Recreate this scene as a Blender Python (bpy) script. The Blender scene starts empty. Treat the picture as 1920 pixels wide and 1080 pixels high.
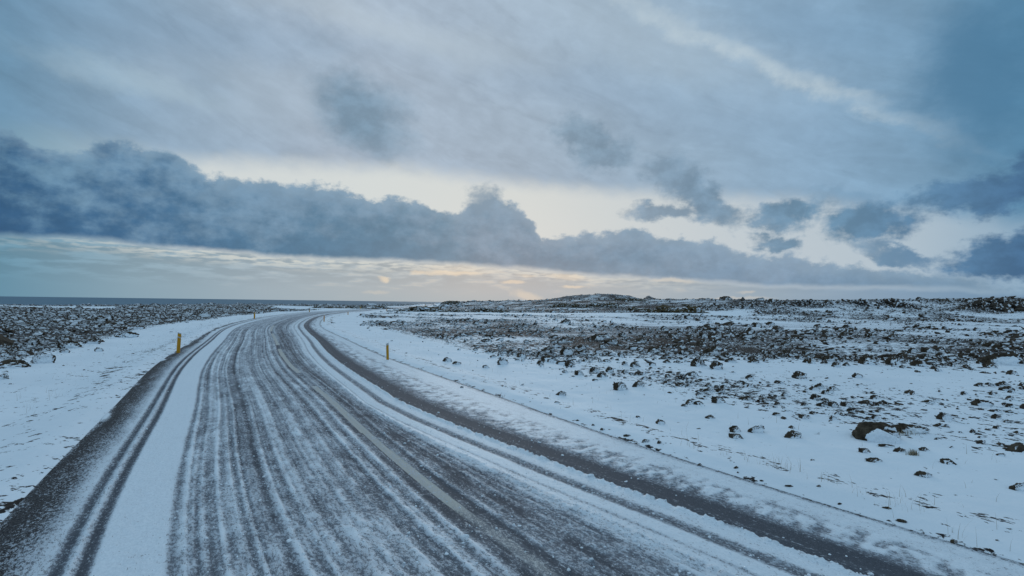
import bpy, math, random
import numpy as np
random.seed(7); RNG = np.random.default_rng(11)
SC = bpy.context.scene
COL = SC.collection
R = math.radians

# ------------------------------------------------------------------ camera
FPX = 1066.0; EYE = 2.2
ROLL = math.atan(11.5 / 900); PITCH = math.atan(27.5 / FPX)
cr, sr, cp, sp = math.cos(ROLL), math.sin(ROLL), math.cos(PITCH), math.sin(PITCH)
cam_data = bpy.data.cameras.new('camera'); cam = bpy.data.objects.new('camera', cam_data)
COL.objects.link(cam); SC.camera = cam
cam_data.sensor_width = 36.0; cam_data.lens = 36.0 * FPX / 1920
cam_data.clip_start = 0.05; cam_data.clip_end = 200000
from mathutils import Matrix, Vector
_r = Vector((cr, -sr * sp, sr * cp)); _u = Vector((-sr, -cr * sp, cr * cp)); _f = Vector((0, cp, sp))
m = Matrix((( _r.x, _u.x, -_f.x, 0), (_r.y, _u.y, -_f.y, 0), (_r.z, _u.z, -_f.z, EYE), (0, 0, 0, 1)))
cam.matrix_world = m

def ray(px, py):
    u = (px - 960) / FPX; v = -(py - 540) / FPX
    ur = u * cr - v * sr; vr = u * sr + v * cr
    return ur, cp - vr * sp, sp + vr * cp
def at(px, py, z=0.0):            # where a sight line meets the level z
    X, Y, Z = ray(px, py); t = (z - EYE) / Z
    return X * t, Y * t
def azel(px, py):                 # compass direction and height above the horizon, degrees
    X, Y, Z = ray(px, py)
    return math.degrees(math.atan2(X, Y)), math.degrees(math.atan2(Z, math.hypot(X, Y)))

# ------------------------------------------------------------------ exposure
SC.view_settings.view_transform = 'Standard'
try: SC.view_settings.look = 'None'
except Exception: pass
SC.view_settings.exposure = 0.0; SC.view_settings.gamma = 1.0
SC.view_settings.use_curve_mapping = False
SC.cycles.max_bounces = 4; SC.cycles.diffuse_bounces = 2; SC.cycles.glossy_bounces = 2
SC.cycles.use_denoising = True

def lin(c):
    return tuple(((x / 255) / 12.92 if x / 255 <= 0.04045 else ((x / 255 + 0.055) / 1.055) ** 2.4) for x in c) + (1.0,)

# ------------------------------------------------------------------ node helper
class G:
    def __init__(s, tree): s.t = tree; s.n = tree.nodes; s.l = tree.links
    def put(s, sock, v):
        if v is None: return
        if hasattr(v, 'is_output'): s.l.new(v, sock)
        else: sock.default_value = v
    def m(s, op, a, b=None, c=None, clamp=False):
        n = s.n.new('ShaderNodeMath'); n.operation = op; n.use_clamp = clamp
        for i, v in enumerate((a, b, c)): s.put(n.inputs[i], v)
        return n.outputs[0]
    def add(s, a, b): return s.m('ADD', a, b)
    def sub(s, a, b): return s.m('SUBTRACT', a, b)
    def mul(s, a, b): return s.m('MULTIPLY', a, b)
    def mad(s, a, b, c): return s.m('MULTIPLY_ADD', a, b, c)
    def vec(s, x, y, z=0.0):
        n = s.n.new('ShaderNodeCombineXYZ')
        for i, v in enumerate((x, y, z)): s.put(n.inputs[i], v)
        return n.outputs[0]
    def sep(s, v):
        n = s.n.new('ShaderNodeSeparateXYZ'); s.l.new(v, n.inputs[0]); return n.outputs
    def noise(s, v, scale, detail=3, rough=0.5, dist=0.0, dim='2D', color=False):
        n = s.n.new('ShaderNodeTexNoise'); n.noise_dimensions = dim
        s.l.new(v, n.inputs['Vector']); n.inputs['Scale'].default_value = scale
        n.inputs['Detail'].default_value = detail; n.inputs['Roughness'].default_value = rough
        n.inputs['Distortion'].default_value = dist
        return n.outputs['Color' if color else 'Fac']
    def smooth(s, x, a, b, to0=0.0, to1=1.0):
        n = s.n.new('ShaderNodeMapRange'); n.interpolation_type = 'SMOOTHSTEP'
        s.put(n.inputs['Value'], x)
        if a > b: a, b, to0, to1 = b, a, to1, to0
        n.inputs['From Min'].default_value = a; n.inputs['From Max'].default_value = b
        n.inputs['To Min'].default_value = to0; n.inputs['To Max'].default_value = to1
        return n.outputs[0]
    def mix(s, f, a, b):
        n = s.n.new('ShaderNodeMix'); n.data_type = 'RGBA'
        s.put(n.inputs[0], f); s.put(n.inputs[6], a); s.put(n.inputs[7], b)
        return n.outputs[2]
    def vmath(s, op, a, b=None, scale=None):
        n = s.n.new('ShaderNodeVectorMath'); n.operation = op
        s.put(n.inputs[0], a)
        if b is not None: s.put(n.inputs[1], b)
        if scale is not None: s.put(n.inputs['Scale'], scale)
        return n.outputs['Value'] if op in ('DOT_PRODUCT', 'LENGTH') else n.outputs['Vector']
    def ramp(s, x, pts, interp='EASE'):
        n = s.n.new('ShaderNodeValToRGB'); e = n.color_ramp; e.interpolation = interp
        while len(e.elements) < len(pts): e.elements.new(0.5)
        for el, (p, c) in zip(e.elements, pts): el.position = p; el.color = c
        s.put(n.inputs[0], x); return n.outputs[0]
    def curve(s, x, pts):
        n = s.n.new('ShaderNodeFloatCurve'); c = n.mapping.curves[0]
        n.mapping.use_clip = False
        while len(c.points) < len(pts): c.points.new(0.5, 0.5)
        for p, (a, b) in zip(c.points, pts): p.location = (a, b); p.handle_type = 'VECTOR'
        n.mapping.update(); s.put(n.inputs['Value'], x); return n.outputs[0]

# ------------------------------------------------------------------ sky
SUN_AZ, SUN_EL = azel(960, 545)
world = bpy.data.worlds.new('World'); SC.world = world; world.use_nodes = True
world.cycles.sampling_method = 'MANUAL'; world.cycles.sample_map_resolution = 512
wt = world.node_tree; wt.nodes.clear(); g = G(wt)
tc = wt.nodes.new('ShaderNodeTexCoord'); D = tc.outputs['Generated']
dx, dy, dz = g.sep(D)
U = g.mul(g.m('ARCTAN2', dx, dy), 57.29578)
V = g.mul(g.m('ARCSINE', dz), 57.29578)
P = g.vec(g.mul(U, 0.1), g.mul(V, 0.145))
nb = g.noise(P, 0.9, 3, 0.5, color=True)
nm = g.noise(P, 4.2, 7, 0.58, color=True)
nbx, nby, nbz = g.sep(nb); nmx, nmy, nmz = g.sep(nm)
def warp(base, a, na, b, nbb):
    return g.add(base, g.add(g.mul(g.sub(na, 0.5), a), g.mul(g.sub(nbb, 0.5), b)))
nf = g.noise(P, 13.0, 5, 0.6)
Uw = warp(U, 2.2, nbx, 3.6, nmx)
Vw = warp(V, 1.2, nby, 2.8, nmy)
Q = g.vec(Uw, Vw, 0.0)
Usoft = warp(U, 6.0, nby, 2.0, nmy); Vsoft = warp(V, 3.0, nbx, 1.6, nmx); QS = g.vec(Usoft, Vsoft, 0.0)
UN = g.mad(U, 1 / 120.0, 0.5)
def un(px): return azel(px, 330)[0] / 120.0 + 0.5
def cramp(pts): return g.ramp(UN, [(un(px) if px is not None else 0, lin(c)) for px, c in pts], 'LINEAR')
def edge(pts):
    out = []
    for px, py in pts:
        a, e = azel(px, py); out.append((a / 120.0 + 0.5, e / 30.0))
    return g.mul(g.curve(UN, out), 30.0)
def blob(q, px, py, rx, ry, ang=0.0, soft=0.5, k=0.0):
    # an ellipse on the celestial sphere, radii in hundredths of the frame
    c = azel(px, py); a1 = azel(px + 1, py); b1 = azel(px, py + 1)
    J = np.array([[a1[0] - c[0], b1[0] - c[0]], [a1[1] - c[1], b1[1] - c[1]]])
    t = R(ang); Rm = np.array([[math.cos(t), math.sin(t)], [-math.sin(t), math.cos(t)]])
    A = np.diag([1 / rx, 1 / ry]) @ Rm @ np.linalg.inv(J)
    o = -A @ np.array(c)
    x = g.add(g.vmath('DOT_PRODUCT', q, (A[0, 0], A[0, 1], 0)), float(o[0]))
    y = g.add(g.vmath('DOT_PRODUCT', q, (A[1, 0], A[1, 1], 0)), float(o[1]))
    d = g.m('SQRT', g.mad(x, x, g.mul(y, y)))
    d = g.mad(g.sub(nf, 0.5), 0.6 if q is Q else 0.3, d)
    return g.smooth(d, 1 + soft, 1 - soft)
def scale_rgb(col, f):
    return g.vmath('SCALE', col, scale=f)
# upper cloud sheet
up = cramp([(-200, (98, 135, 165)), (0, (112, 150, 178)), (300, (146, 171, 193)), (620, (168, 184, 201)), (960, (164, 183, 201)),
            (1300, (150, 176, 198)), (1520, (138, 169, 195)), (1720, (124, 160, 188)), (1920, (94, 140, 172)), (2200, (80, 120, 150))])
SP = g.vec(g.mul(g.add(U, g.mul(V, 0.4)), 0.05), g.mul(g.add(V, g.mul(U, 0.22)), 0.13))
streak = g.noise(SP, 1.5, 7, 0.55, 0.4)
up = scale_rgb(up, g.smooth(streak, 0.25, 0.78, 0.93, 1.09))
WP = g.vec(g.mul(g.add(U, g.mul(V, -0.9)), 0.045), g.mul(g.add(V, g.mul(U, 0.42)), 0.20))
wisp = g.noise(WP, 1.6, 8, 0.6, 0.5)
wisp2 = g.noise(WP, 4.0, 6, 0.6, 0.3)
up = scale_rgb(up, g.smooth(nmz, 0.3, 0.7, 0.965, 1.035))
up = g.mix(g.mul(g.smooth(wisp, 0.52, 0.72), 0.28), up, scale_rgb(up, 1.22))
up = g.mix(g.mul(g.smooth(wisp, 0.48, 0.30), 0.45), up, scale_rgb(up, 0.84))
up = scale_rgb(up, g.smooth(wisp2, 0.3, 0.7, 0.98, 1.02))
up = g.mix(g.mul(blob(QS, 1380, 105, 300, 17, 23, 0.8), g.smooth(nmx, 0.3, 0.65, 0.42, 0.78)), up, lin((190, 207, 217)))
up = g.mix(g.mul(blob(QS, 1180, 60, 260, 60, 24, 0.9), 0.35), up, lin((178, 196, 210)))
up = g.mix(g.mul(blob(QS, 760, 60, 240, 30, 15, 0.9), 0.55), up, lin((186, 201, 212)))
up = g.mix(g.mul(blob(QS, 250, 150, 150, 20, 17, 0.9), 0.45), up, lin((170, 194, 208)))
up = g.mix(g.mul(blob(QS, 470, 170, 200, 50, 15, 0.9), 0.3), up, lin((176, 193, 207)))
up = g.mix(g.mul(blob(QS, 330, 55, 330, 45, 8, 0.9), 0.25), up, lin((120, 152, 182)))
up = g.mix(g.mul(blob(QS, 1560, 50, 240, 45, 15, 0.9), 0.3), up, lin((116, 152, 182)))
up = g.mix(g.mul(blob(QS, 1855, 140, 125, 135, 0, 0.7), 0.75), up, lin((72, 120, 154)))
up = g.mix(g.mul(blob(QS, 1180, 190, 300, 45, 12, 0.9), 0.22), up, lin((132, 160, 188)))
# pale gap of clearer sky under the sheet
gapc = cramp([(-200, (110, 150, 170)), (0, (133, 168, 184)), (200, (168, 190, 201)), (400, (210, 217, 218)), (700, (214, 220, 219)), (1000, (214, 219, 217)),
              (1250, (203, 211, 214)), (1450, (194, 205, 212)), (1650, (186, 200, 210)), (1800, (168, 189, 205)), (1920, (150, 178, 200))])
g_top = edge([(-300, 210), (0, 222), (120, 235), (320, 278), (500, 283), (750, 300), (960, 325), (1100, 338), (1250, 345), (1400, 352), (1600, 362), (1750, 378), (1920, 395), (2150, 400)])
gd = g.sub(g_top, warp(V, 1.2, nbz, 1.0, nmz))
gmask = g.smooth(gd, -0.4, 2.0)
base = g.mix(g.mul(gmask, g.ramp(UN, [(un(0), (0.5,) * 4), (un(400), (1,) * 4), (un(1150), (0.95,) * 4), (un(1700), (0.9,) * 4), (un(1900), (0.85,) * 4)])), up, gapc)
# loose dark clouds
def cc(k): return scale_rgb(cramp([(-200, (70, 108, 145)), (0, (84, 122, 156)), (500, (112, 145, 170)), (950, (130, 156, 176)), (1250, (126, 154, 177)), (1550, (108, 145, 173)), (1750, (92, 132, 166)), (1920, (74, 114, 152)), (2200, (70, 108, 145))]), k)
cloudc = cc(1.0)
darkc = g.mix(g.smooth(nmz, 0.3, 0.7), cc(0.84), cc(1.08))
def put_cloud(b, lst, q=Q, col=None):
    for (x, y, rx, ry, a, so, st) in lst:
        b = g.mix(g.mul(blob(q, x, y, rx, ry, a, so), st), b, darkc if col is None else col)
    return b
base = put_cloud(base, [(680, 215, 85, 50, 25, 0.7, 0.85), (590, 110, 60, 50, 35, 0.9, 0.22), (730, 265, 60, 26, 15, 0.7, 0.4), (375, 150, 50, 30, 30, 0.9, 0.18)], q=QS)
base = put_cloud(base, [(1090, 258, 52, 30, 20, 0.6, 0.85), (1135, 290, 55, 28, -10, 0.6, 0.85),
    (1275, 335, 60, 38, 25, 0.6, 0.85), (1345, 400, 52, 26, 22, 0.5, 0.85), (1235, 402, 62, 15, 3, 0.5, 0.9), (1320, 375, 50, 32, 30, 0.5, 0.9),
    (1482, 402, 70, 22, -10, 0.45, 1.0), (1462, 424, 45, 17, 0, 0.5, 0.85), (1457, 461, 40, 14, 8, 0.5, 0.95),
    (1628, 422, 80, 34, -4, 0.4, 1.0), (1590, 372, 60, 16, 8, 0.8, 0.4), (1660, 478, 62, 15, 12, 0.5, 0.7),
    (1840, 362, 150, 34, -6, 0.4, 1.0), (1960, 330, 110, 40, -10, 0.4, 0.9), (1880, 485, 125, 40, -7, 0.35, 1.0), (1975, 455, 90, 40, -14, 0.4, 0.8)])
# low layers under the long bank
lowc = cramp([(-200, (88, 128, 152)), (0, (104, 146, 168)), (250, (138, 165, 180)), (500, (158, 176, 187)), (900, (172, 184, 189)), (1150, (166, 180, 188)), (1450, (150, 170, 186)), (1700, (132, 159, 183)), (1920, (112, 145, 174))])
LP = g.vec(g.mul(U, 0.12), g.mul(V, 0.7))
ln = g.noise(LP, 2.4, 6, 0.55)
ln2 = g.noise(LP, 5.5, 5, 0.5)
lows = g.mix(g.smooth(ln, 0.42, 0.66), scale_rgb(lowc, 0.9), scale_rgb(lowc, 1.12))
lows = g.mix(g.smooth(V, 3.0, 0.7), lows, scale_rgb(lowc, 1.0))
warm = g.m('MULTIPLY', g.smooth(U, -34, -6), g.smooth(U, 34, 6))
lows = g.mix(g.mul(g.mul(g.smooth(ln, 0.55, 0.75), warm), g.smooth(V, 0.6, 2.0, 0.05, 0.5)), lows, lin((214, 208, 194)))
top = [(-300, 225), (0, 238), (100, 285), (225, 262), (320, 290), (400, 330), (520, 345), (640, 352), (700, 378), (780, 378), (862, 408), (884, 372), (925, 366), (965, 385), (995, 410), (1016, 446), (1100, 432), (1190, 430), (1260, 448), (1330, 452), (1400, 475), (1500, 482), (1600, 497), (1700, 508), (1780, 522), (1920, 540), (2150, 556)]
bot = [(-300, 430), (0, 442), (150, 448), (300, 463), (500, 480), (700, 490), (800, 493), (950, 502), (1100, 515), (1300, 528), (1450, 536), (1700, 543), (1920, 551), (2150, 560)]
e_top, e_bot = edge(top), edge(bot)
Vt = warp(V, 1.2, nby, 2.2, nmy); Vb = warp(V, 0.5, nby, 0.5, nmy)
dt = g.add(g.sub(e_top, Vt), g.mul(g.sub(nf, 0.5), 0.8)); db = g.sub(Vb, e_bot)
above = g.smooth(db, -0.3, 0.25)
lows = g.mix(g.mul(g.mul(g.smooth(db, -1.5, -0.2), g.smooth(ln2, 0.38, 0.62)), g.mul(g.smooth(U, -48, -25), g.smooth(U, 25, 0))), lows, lin((203, 209, 206)))
body = g.mix(above, lows, base)
bank = g.mul(g.smooth(dt, -0.25, 0.45), g.smooth(db, -0.25, 0.5))
bk = cramp([(-200, (60, 96, 134)), (0, (54, 95, 133)), (250, (64, 107, 144)), (500, (82, 122, 152)), (850, (102, 138, 162)), (1100, (110, 143, 167)), (1400, (122, 150, 175)), (1700, (118, 148, 174)), (1920, (112, 145, 172))])
bkt = cramp([(-200, (98, 135, 165)), (0, (106, 145, 173)), (250, (116, 150, 177)), (500, (119, 151, 177)), (850, (128, 156, 178)), (1100, (130, 157, 179)), (1500, (132, 158, 182)), (1920, (112, 145, 172))])
up_t = g.m('DIVIDE', db, g.m('MAXIMUM', g.sub(e_top, e_bot), 0.5))
shade = g.add(up_t, g.add(g.mul(g.sub(nmz, 0.5), 1.4), g.mul(g.sub(nbz, 0.5), 1.6)))
bankc = g.mix(g.smooth(shade, 0.15, 1.0), bk, bkt)
bankc = scale_rgb(bankc, g.smooth(nmx, 0.3, 0.7, 0.94, 1.06))
bankc = scale_rgb(bankc, g.smooth(nf, 0.3, 0.7, 0.97, 1.03))
bankc = g.mix(g.mul(g.smooth(dt, 1.6, 0.1), 0.18), bankc, lin((168, 190, 204)))
body = g.mix(bank, body, bankc)
body = put_cloud(body, [(905, 378, 30, 26, 0, 0.5, 0.8), (1690, 485, 50, 14, 10, 0.5, 0.7)], col=cc(0.97))
# small bright openings near the sun
for (x, y, rx, ry, a, st) in [(718, 524, 11, 5, 5, .95), (845, 512, 55, 4, 0, .8), (860, 506, 60, 8, 2, .35), (958, 529, 18, 3, 0, .8), (985, 516, 20, 3, 0, .45), (1070, 520, 36, 5, 6, .6), (1075, 540, 20, 2.5, 0, .8), (990, 556, 26, 9, 20, .6), (780, 513, 14, 4, 0, .6), (1262, 526, 40, 3.5, 5, .45), (1395, 548, 14, 3, 0, .4), (1380, 559, 60, 3, 0, .4), (710, 548, 20, 3, 0, .3)]:
    body = g.mix(g.mul(blob(g.vec(warp(U, 0.0, nbx, 2.2, nmx), warp(V, 0.0, nby, 0.8, nmy), 0.0), x, y, rx, ry, a, 0.6), st * 0.62), body, lin((247, 228, 198)))
body = g.mix(g.mul(blob(D if False else g.vec(U, V, 0.0), 960, 548, 330, 42, 0, 0.9), 0.12), body, lin((214, 206, 192)))
# overhead and behind, out of view, the overcast is brightened to light the snow
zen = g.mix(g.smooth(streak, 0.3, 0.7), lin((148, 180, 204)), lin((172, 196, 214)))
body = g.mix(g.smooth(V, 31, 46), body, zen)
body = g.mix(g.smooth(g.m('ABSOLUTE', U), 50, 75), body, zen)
sky = wt.nodes.new('ShaderNodeTexSky'); sky.sky_type = 'NISHITA'; sky.sun_disc = False
sky.sun_elevation = R(max(SUN_EL, 2.0)); sky.sun_rotation = R(SUN_AZ); sky.air_density = 1.2; sky.dust_density = 2.0
b1 = wt.nodes.new('ShaderNodeBackground'); wt.links.new(sky.outputs[0], b1.inputs[0]); b1.inputs[1].default_value = 0.08
b2 = wt.nodes.new('ShaderNodeBackground'); wt.links.new(body, b2.inputs[0]); b2.inputs[1].default_value = 1.0
ms = wt.nodes.new('ShaderNodeMixShader'); ms.inputs[0].default_value = 0.96
wt.links.new(b1.outputs[0], ms.inputs[1]); wt.links.new(b2.outputs[0], ms.inputs[2])
wo = wt.nodes.new('ShaderNodeOutputWorld'); wt.links.new(ms.outputs[0], wo.inputs[0])

# ------------------------------------------------------------------ sun behind the clouds
sun = bpy.data.lights.new('sun', 'SUN'); sun.energy = 0.7; sun.angle = R(20); sun.color = (1.0, 0.95, 0.90)
so = bpy.data.objects.new('sun', sun); COL.objects.link(so)
a, e = R(SUN_AZ), R(8)
so.rotation_euler = Vector((math.sin(a) * math.cos(e), math.cos(a) * math.cos(e), math.sin(e))).to_track_quat('Z', 'Y').to_euler()

# ------------------------------------------------------------------ numpy noise
def _h(ix, iy, seed):
    n = (ix.astype(np.int64) * 374761393 + iy.astype(np.int64) * 668265263 + seed * 974634777) & 0xffffffff
    n = ((n ^ (n >> 13)) * 1274126177) & 0xffffffff
    return ((n ^ (n >> 16)) & 0xffffff) / float(0xffffff)
def vn(x, y, seed=0):
    x = np.asarray(x, float); y = np.asarray(y, float)
    ix, iy = np.floor(x), np.floor(y); fx, fy = x - ix, y - iy
    fx = fx * fx * fx * (fx * (fx * 6 - 15) + 10); fy = fy * fy * fy * (fy * (fy * 6 - 15) + 10)
    a, b, c, d = _h(ix, iy, seed), _h(ix + 1, iy, seed), _h(ix, iy + 1, seed), _h(ix + 1, iy + 1, seed)
    return (a * (1 - fx) + b * fx) * (1 - fy) + (c * (1 - fx) + d * fx) * fy
def fbm(x, y, seed=0, o=4, rough=0.5):
    s = 0; amp = 1; t = 0
    for i in range(o):
        s = s + amp * vn(x * 2 ** i + 17.3 * i, y * 2 ** i - 9.1 * i, seed + i); t += amp; amp *= rough
    return s / t
def sst(x, a, b):
    t = np.clip((x - a) / (b - a), 0, 1); return t * t * (3 - 2 * t)

# ------------------------------------------------------------------ road line (lateral u, along s)
KY = np.array([-12, 0, 6, 12, 20, 30, 42, 60, 85, 120, 180, 260, 400, 540.])
KX = np.array([13.588, 3.503, -0.511, -3.676, -7.783, -12.284, -17.576, -23.844, -30.444, -34.895, -37.3, -42.5, -57.5, -74.])
def spline():
    n = len(KY); A = np.zeros((n, n)); b = np.zeros(n); A[0, 0] = A[-1, -1] = 1; h = np.diff(KY)
    for i in range(1, n - 1):
        A[i, i - 1] = h[i - 1]; A[i, i] = 2 * (h[i - 1] + h[i]); A[i, i + 1] = h[i]
        b[i] = 3 * ((KX[i + 1] - KX[i]) / h[i] - (KX[i] - KX[i - 1]) / h[i - 1])
    c = np.linalg.solve(A, b)
    Y = np.concatenate([np.linspace(-12, 60, 1600), np.linspace(60.2, 540, 1200)])
    i = np.clip(np.searchsorted(KY, Y) - 1, 0, n - 2)
    d = (c[i + 1] - c[i]) / (3 * h[i]); bb = (KX[i + 1] - KX[i]) / h[i] - h[i] * (2 * c[i] + c[i + 1]) / 3
    t = Y - KY[i]; return KX[i] + bb * t + c[i] * t * t + d * t ** 3, Y
LX, LY = spline()
_tx, _ty = np.gradient(LX), np.gradient(LY); _l = np.hypot(_tx, _ty)
LNX, LNY = _ty / _l, -_tx / _l
LS = np.concatenate([[0], np.cumsum(np.hypot(np.diff(LX), np.diff(LY)))]); LS -= LS[np.argmin(abs(LY))]
SMIN, SMAX = LS[0], LS[-1]
def from_us(u, s):
    x = np.interp(s, LS, LX); y = np.interp(s, LS, LY); nx = np.interp(s, LS, LNX); ny = np.interp(s, LS, LNY)
    return x + u * nx, y + u * ny
_sub = np.concatenate([np.arange(0, 1600, 12), np.arange(1600, 2800, 14)])
def to_us(x, y):
    x = np.atleast_1d(np.asarray(x, float)); y = np.atleast_1d(np.asarray(y, float))
    U_ = np.full(x.shape, 1e3); S_ = np.zeros(x.shape)
    for k in range(0, len(x), 40000):
        xx, yy = x[k:k + 40000], y[k:k + 40000]
        d = (xx[:, None] - LX[_sub][None]) ** 2 + (yy[:, None] - LY[_sub][None]) ** 2
        j = _sub[np.argmin(d, 1)]
        ddx, ddy = xx - LX[j], yy - LY[j]
        u = ddx * LNX[j] + ddy * LNY[j]; al = ddx * (-LNY[j]) + ddy * LNX[j]
        r = np.hypot(ddx, ddy); big = abs(al) > 4
        U_[k:k + 40000] = np.where(big, r * np.sign(u), u); S_[k:k + 40000] = LS[j] + al
    return U_, S_

# ------------------------------------------------------------------ the lie of the land
def hor(px): return 567.5 + (px - 960) * 11.5 / 900
def tt(px): return (px - 960) / FPX
# (distance along the view axis, height) of the rocky rise on the right, by bearing
RT = np.array([tt(p) for p in (700, 830, 900, 960, 1040, 1150, 1240, 1330, 1400, 1600, 1750, 1900, 2100, 2600)])
R0 = np.array([330, 260, 215, 170, 145, 135, 125, 112, 106, 102, 100, 92, 88, 80.])
R1 = np.array([420, 330, 300, 260, 240, 225, 210, 185, 168, 150, 145, 138, 130, 120.])
RE = np.array([-5.2, -2.0, 1.5, 3.5, 6.0, 7.5, 8.5, 10.5, 10.8, 12.5, 15.5, 20, 22, 24.])   # skyline above eye level, pixels at 1920
HT = np.array([tt(p) for p in (1000, 1040, 1062, 1100, 1150, 1180, 1196, 1207, 1216, 1230, 1245, 1300)])
HE = np.array([3, 9, 14, 18, 19.5, 17, 11, 10, 17, 11, 7, 4.])
CT = np.array([-1.6, -0.9, -0.62, -0.525, -0.24, -0.16, -0.125, -0.09, 0.0])
CD = np.array([150, 156, 190, 223, 312, 560, 800, 1300, 4000.])
def terrain(x, y):
    x = np.asarray(x, float); y = np.asarray(y, float)
    yy = np.maximum(y, 4.0); t = x / yy; r = np.hypot(x, y)
    z = 0.30 * (fbm(x / 9 + 40, y / 9, 3, 4) - 0.5) * sst(r, 6, 25)
    z = z + 0.7 * (fbm(x / 40, y / 40 + 7, 5, 3) - 0.5) * sst(r, 25, 90)
    z = z + 0.07 * (fbm(x / 1.1 + 0.3 * y, y / 0.8, 9, 3) - 0.5)
    d0, d1, ee = np.interp(t, RT, R0), np.interp(t, RT, R1), np.interp(t, RT, RE)
    rise = (EYE + ee * d1 / FPX)
    lump = 0.65 + 0.7 * fbm(x / 14, y / 14, 21, 4)
    k = sst(y, d0, d1)
    on = sst(t, -0.16, -0.09)
    z = z * (1 - 0.6 * k * on) + rise * np.clip(k * (1 + (1 - k) * (lump - 1)), 0, 1.2) * on
    z = z + on * k * 0.7 * (fbm(x / 7, y / 7, 31, 4) - 0.5)
    he = np.interp(t, HT, HE, left=0, right=0)
    hh = np.maximum(0, (EYE + he * 360 / FPX) - rise) * sst(y, 320, 362) * (1 - sst(y, 420, 520)) * (he > 0)
    z = z + hh * (0.92 + 0.22 * (fbm(x / 6, y / 6, 77, 3) - 0.5))
    cd = np.interp(t, CT, CD); cd = cd + 14 * (fbm(t * 30, t * 0, 55, 3) - 0.5)
    back = sst(-y, 0, 60)
    z = z - 40 * sst(y, cd, cd + 60) * (1 - back) * (t < 0.0)
    return z
def gravel(u, s): return None

# stoniness of the ground, 0 clean snow .. 1 rubble
def stony(x, y, u=None):
    if u is None: u, s_ = to_us(x, y)
    yy = np.maximum(y, 3.0); t = x / yy
    n1 = fbm(x / 5, y / 7, 101, 4); n2 = fbm(x / 18, y / 12, 121, 3); n3 = fbm(x / 1.6, y / 1.6, 141, 3)
    right = u > 0
    wr = np.interp(t, [-0.4, -0.1, 0.3, 0.9], [0, 0, 1, 1])
    # right side of the road, by distance
    dl = np.interp(y, [0, 8, 16, 21, 25, 34, 60, 80, 110, 135, 200, 420], [0.15, 0.42, 0.44, 0.50, 0.48, 0.46, 0.54, 0.46, 0.42, 0.7, 0.75, 0.6])
    dr = np.interp(y, [0, 5, 9, 13, 15.5, 17.5, 20.5, 24, 30, 46, 58, 68, 90, 104, 120, 300], [0.12, 0.30, 0.62, 0.55, 0.40, 0.18, 0.12, 0.48, 0.66, 0.60, 0.48, 0.34, 0.26, 0.44, 0.75, 0.8])
    d = dl * (1 - wr) + dr * wr
    d = d + (n1 - 0.5) * 1.05 + (n2 - 0.5) * 0.7 + (n3 - 0.5) * 0.3
    d = d * sst(u, 5.2 + 0.8 * n1, 9.5)
    # left
    e = np.interp(y, [0, 10, 15, 18, 22, 30, 60, 110, 160, 300], [0.0, 0.04, 0.2, 0.62, 0.70, 0.80, 0.85, 0.85, 0.8, 0.7])
    e = e + 0.08 + (n1 - 0.5) * 0.5 + (n2 - 0.5) * 0.3
    e = e * sst(-u, 6.2 + 1.5 * n1, 10)
    px = 960 + FPX * t
    e = e * (1 - sst(y, 116, 121) * (1 - sst(y, 142, 147)) * (1 - sst(px, 190, 250)))
    e = e * (1 - sst(y, 128, 140) * (1 - sst(y, 190, 200)) * sst(px, 480, 540) * (1 - sst(px, 800, 860)))
    d = d * (1 - sst(y, 108, 118) * (1 - sst(y, 127, 134)) * sst(px, 720, 760) * (1 - sst(px, 1380, 1450)) * 0.9)
    return np.clip(np.where(right, d, e), 0, 1)

# ------------------------------------------------------------------ object helpers
def mesh_np(name, verts, faces, mat, parent=None, smooth=True, attrs=None, k=4):
    me = bpy.data.meshes.new(name); nv, nf = len(verts), len(faces)
    me.vertices.add(nv); me.vertices.foreach_set('co', np.asarray(verts, np.float32).ravel())
    faces = np.asarray(faces, np.int32); k = faces.shape[1]
    me.loops.add(nf * k); me.loops.foreach_set('vertex_index', faces.ravel())
    me.polygons.add(nf); me.polygons.foreach_set('loop_start', np.arange(0, nf * k, k, dtype=np.int32))
    try: me.polygons.foreach_set('loop_total', np.full(nf, k, np.int32))
    except Exception: pass
    me.polygons.foreach_set('use_smooth', np.full(nf, smooth, bool))
    for an, av in (attrs or {}).items():
        av = np.asarray(av, np.float32)
        if av.ndim == 1:
            a_ = me.attributes.new(an, 'FLOAT', 'POINT'); a_.data.foreach_set('value', av)
        else:
            a_ = me.attributes.new(an, 'FLOAT_VECTOR', 'POINT'); a_.data.foreach_set('vector', av.ravel())
    me.update(calc_edges=True); me.validate()
    me.materials.append(mat)
    o = bpy.data.objects.new(name, me); COL.objects.link(o)
    if parent is not None: o.parent = parent
    return o
def tag(o, label=None, cat=None, group=None, kind=None):
    if label: o['label'] = label
    if cat: o['category'] = cat
    if group: o['group'] = group
    if kind: o['kind'] = kind
    return o
def empty(name, loc):
    o = bpy.data.objects.new(name, None); o.empty_display_size = 0.2; COL.objects.link(o); o.location = loc; return o
def grid_faces(n, mm, wrap=False):
    i = np.arange(n - 1)[:, None]; j = np.arange(mm - (0 if wrap else 1))[None, :]; j2 = (j + 1) % mm
    a = i * mm + j; b = i * mm + j2; c = (i + 1) * mm + j2; d = (i + 1) * mm + j
    return np.stack([a, b, c, d], -1).reshape(-1, 4)

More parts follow.
